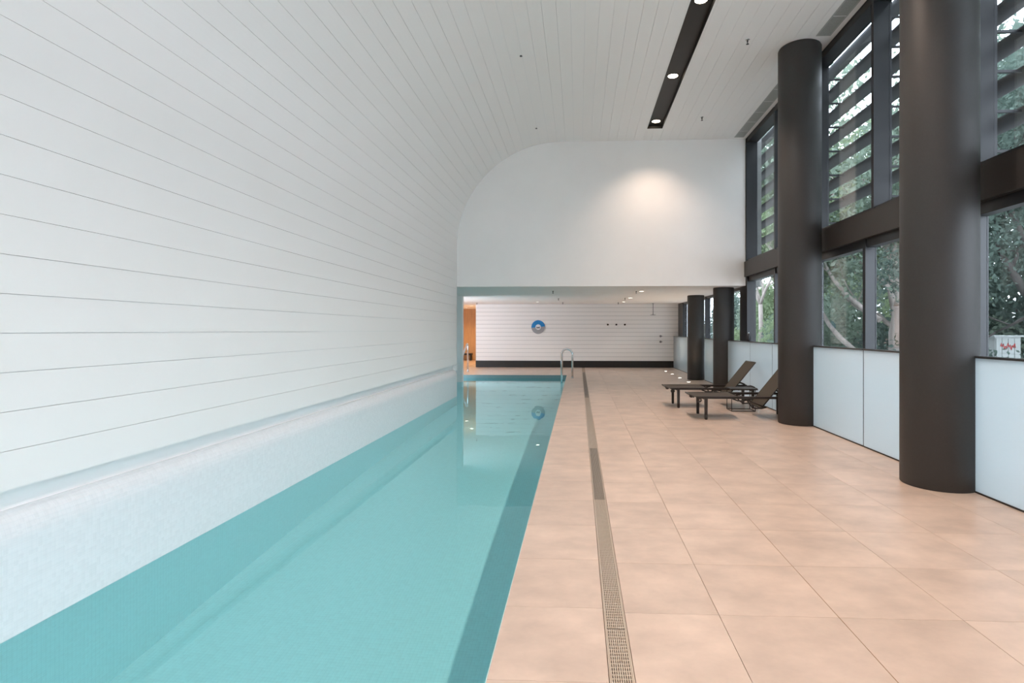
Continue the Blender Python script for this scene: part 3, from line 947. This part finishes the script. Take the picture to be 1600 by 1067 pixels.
lounger(1.64, 10.22, 'brown sling sun lounger standing farther back, its raised back in full view')
lounger(1.84, 8.90, 'brown sling sun lounger in front, its head end hidden by the column')
tb = thing('side_table', (2.9, 9.97, 0), 'small dark side table with wire legs between the two loungers', 'table')
MB().cbox(2.665, 3.125, 9.78, 10.15, 0.385, 0.405, 0.004).build('table_top', 'lframe', tb)
wv = MB()
for i in range(13):
    x = 2.68 + 0.43 * i / 12
    wv.prism([(x, 0.385), (x + 0.018, 0.378 - 0.004 * (i % 2)), (x + 0.036, 0.385)], 9.785, 9.80)
wv.build('edge_weave', 'lounger', tb)
for x in (2.69, 3.10):
    for y in (9.81, 10.12):
        MB().tube([(x, y, 0.004), (x, y, 0.386)], 0.007, 6).build('leg', 'lframe', tb)
for a, b in [((2.69, 9.81), (3.10, 9.81)), ((3.10, 9.81), (3.10, 10.12)), ((3.10, 10.12), (2.69, 10.12)), ((2.69, 10.12), (2.69, 9.81))]:
    MB().tube([(a[0], a[1], 0.0075), (b[0], b[1], 0.0075)], 0.007, 6).build('base_rod', 'lframe', tb)

# small object on the balustrade cap
bt = thing('bottle', (3.53, 11.60, 1.203), 'small glossy black rounded object on the balustrade cap beside the dark pier', 'ornament')
MB().lathe((3.53, 11.60, 1.2032), [(0.030, 0.0), (0.042, 0.02), (0.045, 0.08), (0.036, 0.13), (0.016, 0.16)], 20).build('body', 'frame', bt)
MB().lathe((3.53, 11.60, 1.363), [(0.017, 0.0005), (0.017, 0.02), (0.0, 0.022)], 16).build('stopper', 'chrome', bt)

# ------------------------------------------------------------------ outside
MB().box(4.15, 70, -25, 90, -0.4, -0.05).build('ground', 'paving', label='pale paving outside the windows', kind='structure')


def leaves(m, c, rad, n, size):
    for _ in range(n):
        while True:
            d = Vector((random.uniform(-1, 1), random.uniform(-1, 1), random.uniform(-1, 1)))
            if d.length < 1: break
        p = Vector(c) + Vector((d.x * rad[0], d.y * rad[1], d.z * rad[2]))
        a = Vector((random.gauss(0, 1), random.gauss(0, 1), random.gauss(-0.5, 0.8))).normalized()
        b = a.orthogonal().normalized()
        b = (Matrix.Rotation(random.uniform(0, 6.28), 3, a) @ b)
        l = size * random.uniform(0.7, 1.3); w = l * 0.28
        m._add([p, p + a * l * 0.5 + b * w, p + a * l, p + a * l * 0.5 - b * w], [(0, 1, 2, 3)])


def grow(m, p, d, r, length, depth, tips):
    pts, rs = [Vector(p)], [r]
    q = Vector(p); dd = Vector(d).normalized()
    n = 4
    for i in range(n):
        dd = (dd + Vector((random.gauss(0, 0.16), random.gauss(0, 0.16), random.gauss(0.03, 0.12)))).normalized()
        q = q + dd * length / n
        pts.append(q.copy()); rs.append(r * (1 - 0.45 * (i + 1) / n))
    m.tube(pts, rs, 7 if depth > 1 else 5)
    tips.append(q.copy())
    if depth <= 1:
        tips.append(pts[2].copy())
    if depth > 0:
        for k in range(3 if depth > 1 else 2):
            i = random.choice([2, 3, 4])
            nd = (dd + Vector((random.gauss(0, 0.7), random.gauss(0, 0.7), random.gauss(0.15, 0.4)))).normalized()
            grow(m, pts[i], nd, rs[i] * 0.65, length * random.uniform(0.6, 0.8), depth - 1, tips)


def tree(x, y, h, r, lab, leaf, bark, stems=None, dens=60, lsize=0.16, spread=0.9, depth=3, lean=(0, 0)):
    t = thing('tree', (x, y, -0.05), lab, 'tree', 'trees outside the windows')
    m = MB(); tips = []
    if stems:
        for pts, r0 in stems:
            rs = [r0 * (1 - 0.55 * i / (len(pts) - 1)) for i in range(len(pts))]
            m.tube(pts, rs, 10)
            d = Vector(pts[-1]) - Vector(pts[-2])
            grow(m, pts[-1], d, rs[-1] * 0.9, h * 0.22, 2, tips)
            if len(pts) > 3:
                grow(m, pts[-2], d + Vector((random.gauss(0, .5), random.gauss(0, .5), 0.3)), rs[-2] * 0.6, h * 0.2, 2, tips)
    else:
        base = Vector((x, y, -0.05)); fork = Vector((x + lean[0], y + lean[1], h * 0.3))
        m.tube([base, base.lerp(fork, 0.5) + Vector((0.06, 0.04, 0)), fork], [r, r * 0.85, r * 0.75], 10)
        for k in range(4):
            a = k * 1.57 + random.uniform(-0.4, 0.4)
            grow(m, fork, (math.cos(a) * 0.7, math.sin(a) * 0.7, 0.9), r * 0.55, h * 0.28, depth, tips)
    m.build('trunk', bark, t)
    f = MB()
    for p in tips:
        s_ = spread * random.uniform(0.6, 1.2)
        leaves(f, p, (s_, s_, s_ * 0.7), dens, lsize)
    f.build('foliage', leaf, t)
    return t


XA = 8.2
def S(*pp):
    return [at_x(px, py, XA + dx) for px, py, dx in pp]
base_a = at_x(1402, 540, XA); base_a.z = -0.05
stemsA = [
    ([base_a] + S((1400, 520, 0), (1404, 490, 0), (1394, 440, 0.1), (1388, 395, 0.2), (1382, 330, 0.2)), 0.19),
    (S((1400, 492, 0), (1392, 455, -0.1), (1376, 436, -0.2), (1350, 418, -0.3)), 0.10),
    (S((1403, 480, 0), (1405, 440, 0.2), (1396, 400, 0.3), (1402, 330, 0.4)), 0.12),
    (S((1398, 512, 0), (1384, 503, -0.1), (1374, 492, -0.2), (1356, 488, -0.3)), 0.07),
]
tree(base_a.x, base_a.y, 7.0, 0.2, 'pale barked gum tree with several stems seen right of the middle mullion', 'leaf_a', 'bark', stemsA, dens=45, lsize=0.15)
XA = 7.0
base_b = at_x(1338, 552, XA); base_b.z = -0.05
stemsB = [
    ([base_b] + S((1332, 545, 0), (1312, 527, 0), (1296, 508, 0), (1280, 480, 0.1), (1262, 440, 0.2)), 0.085),
    (S((1375, 500, 0.4), (1350, 484, 0.2), (1325, 463, 0.1), (1305, 440, 0), (1295, 425, 0), (1287, 405, 0)), 0.075),
]
tree(base_b.x, base_b.y, 5.5, 0.1, 'slender leaning tree with pale bare limbs crossing the pane beside the second column', 'leaf_b', 'bark', stemsB, dens=50, lsize=0.14)
XA = 7.6
base_c = at_x(1640, 540, XA); base_c.z = -0.05
stemsC = [
    ([base_c] + S((1636, 500, 0), (1622, 470, 0), (1600, 455, 0), (1580, 420, 0), (1566, 400, 0.1)), 0.10),
    (S((1622, 470, 0), (1612, 400, 0.1), (1598, 370, 0.2), (1580, 330, 0.3), (1585, 250, 0.4)), 0.07),
    (S((1636, 500, 0), (1600, 497, -0.2), (1580, 508, -0.3), (1556, 519, -0.4)), 0.035),
]
tree(base_c.x, base_c.y, 6.0, 0.1, 'dark limbed tree with dense leaves filling the right edge pane', 'leaf_c', 'bark_dark', stemsC, dens=120, lsize=0.095)
spots = [(10.5, 18.5, 9.5, 'leaf_a', 'leafy gum tree standing behind the pale stems'), (9.0, 22.5, 8.5, 'leaf_b', 'bright green tree behind the louvres by the second column'),
         (12.5, 14.5, 9.0, 'leaf_c', 'dense tree behind the right edge pane'), (11.5, 29.5, 8.0, 'leaf_c', 'dark tree seen through the window next to the bulkhead'),
         (14.5, 24.0, 10.0, 'leaf_b', 'tall bright tree far behind the pale stems'), (13.0, 40.0, 9.0, 'leaf_a', 'grey green tree seen through the far low windows'),
         (14.0, 9.0, 9.0, 'leaf_a', 'spreading tree right of the picture'), (9.5, 4.0, 8.0, 'leaf_b', 'tree outside beside the viewer'), (16.5, 18.0, 10.0, 'leaf_a', 'large pale tree at the back of the garden')]
for x, y, h, lf, lab in spots:
    tree(x, y, h * 1.22, 0.2, lab, lf, 'bark_dark' if lf == 'leaf_c' else 'bark', dens=75, lsize=0.19, spread=1.1)
# shrubs and hedge under the trees
for i, (x, y, sx, sy, sz) in enumerate([(9.5, 16.5, 1.0, 2.2, 1.0), (8.0, 20.0, 0.9, 2.2, 1.1), (9.5, 25.0, 1.2, 2.6, 1.3), (11.5, 30.5, 1.2, 3.0, 1.4), (13.5, 20.5, 1.2, 3.0, 1.2), (8.3, 30.0, 0.8, 2.0, 0.8), (9.5, 40, 1.0, 4, 1.2)]):
    t = thing('shrub', (x, y, -0.05), ['rounded shrub below the pale gum stems', 'shrub behind the slender leaning tree', 'broad shrub between the garden trees', 'large shrub at the far garden edge', 'shrub in front of the pink garden wall', 'shrub seen through the window next to the bulkhead', 'long shrub outside the far low windows'][i], 'shrub', 'shrubs outside the windows')
    f = MB(); leaves(f, (x, y, sz * 0.9), (sx, sy, sz), 2600, 0.17)
    f.build('foliage', ['leaf_c', 'leaf_a', 'leaf_b'][i % 3], t)
    sm = MB()
    for k in range(5):
        sm.tube([(x + 0.1 * k - 0.2, y + 0.2 * k - 0.4, -0.05), (x + 0.3 * (k - 2), y + 0.4 * (k - 2), sz)], [0.03, 0.012], 6)
    sm.build('stem', 'bark_dark', t)
for i in range(9):
    x, y = 15.2 + 0.9 * (i % 2), 7.0 + 6.2 * i
    t = thing('tall_hedge', (x, y, -0.05), ['first', 'second', 'third', 'fourth', 'fifth', 'sixth', 'seventh', 'eighth', 'ninth'][i] + ' tall leafy hedge clump along the garden edge, counted from the viewer', 'hedge', 'hedge clumps along the garden edge')
    f = MB(); leaves(f, (x, y, 2.6), (1.5, 3.5, 2.7), 6500, 0.26)
    f.build('foliage', ['leaf_b', 'leaf_a', 'leaf_c'][i % 3], t)
    sm = MB()
    for k in range(4):
        sm.tube([(x, y + 1.2 * (k - 1.5), -0.05), (x + 0.2, y + 1.3 * (k - 1.5), 2.6)], [0.07, 0.03], 6)
    sm.build('stem', 'bark_dark', t)
gw = MB().box(18.8, 19.1, -5, 60, -0.05, 1.75).build('garden_wall', 'pink_wall', label='low pinkish rendered wall behind the garden trees', cat='wall')
MB().box(18.72, 19.18, -5, 60, 1.75, 1.85).build('coping', 'concrete', gw)
cb = thing('utility_cabinet', (9.0, 12.2, -0.05), 'pale roadside cabinet with red scribble seen above the right balustrade', 'cabinet')
MB().box(8.76, 9.28, 12.0, 12.45, -0.04, 1.29).build('body', 'cabinet', cb)
MB().box(8.72, 9.32, 11.96, 12.49, 1.29, 1.325).build('lid', 'cabinet', cb)
for i in range(4):
    MB().box(8.775 + 0.125 * i, 8.89 + 0.125 * i, 11.985, 12.0, 0.02, 1.26).build('door_panel', 'cabinet', cb)
scr = [(8.86 + 0.30 * i / 22, 11.978, 1.09 + 0.05 * math.sin(i * 1.9) + 0.03 * math.sin(i * 0.7)) for i in range(23)]
MB().tube(scr, 0.007, 6).build('graffiti', 'red', cb, label='red spray scribble')
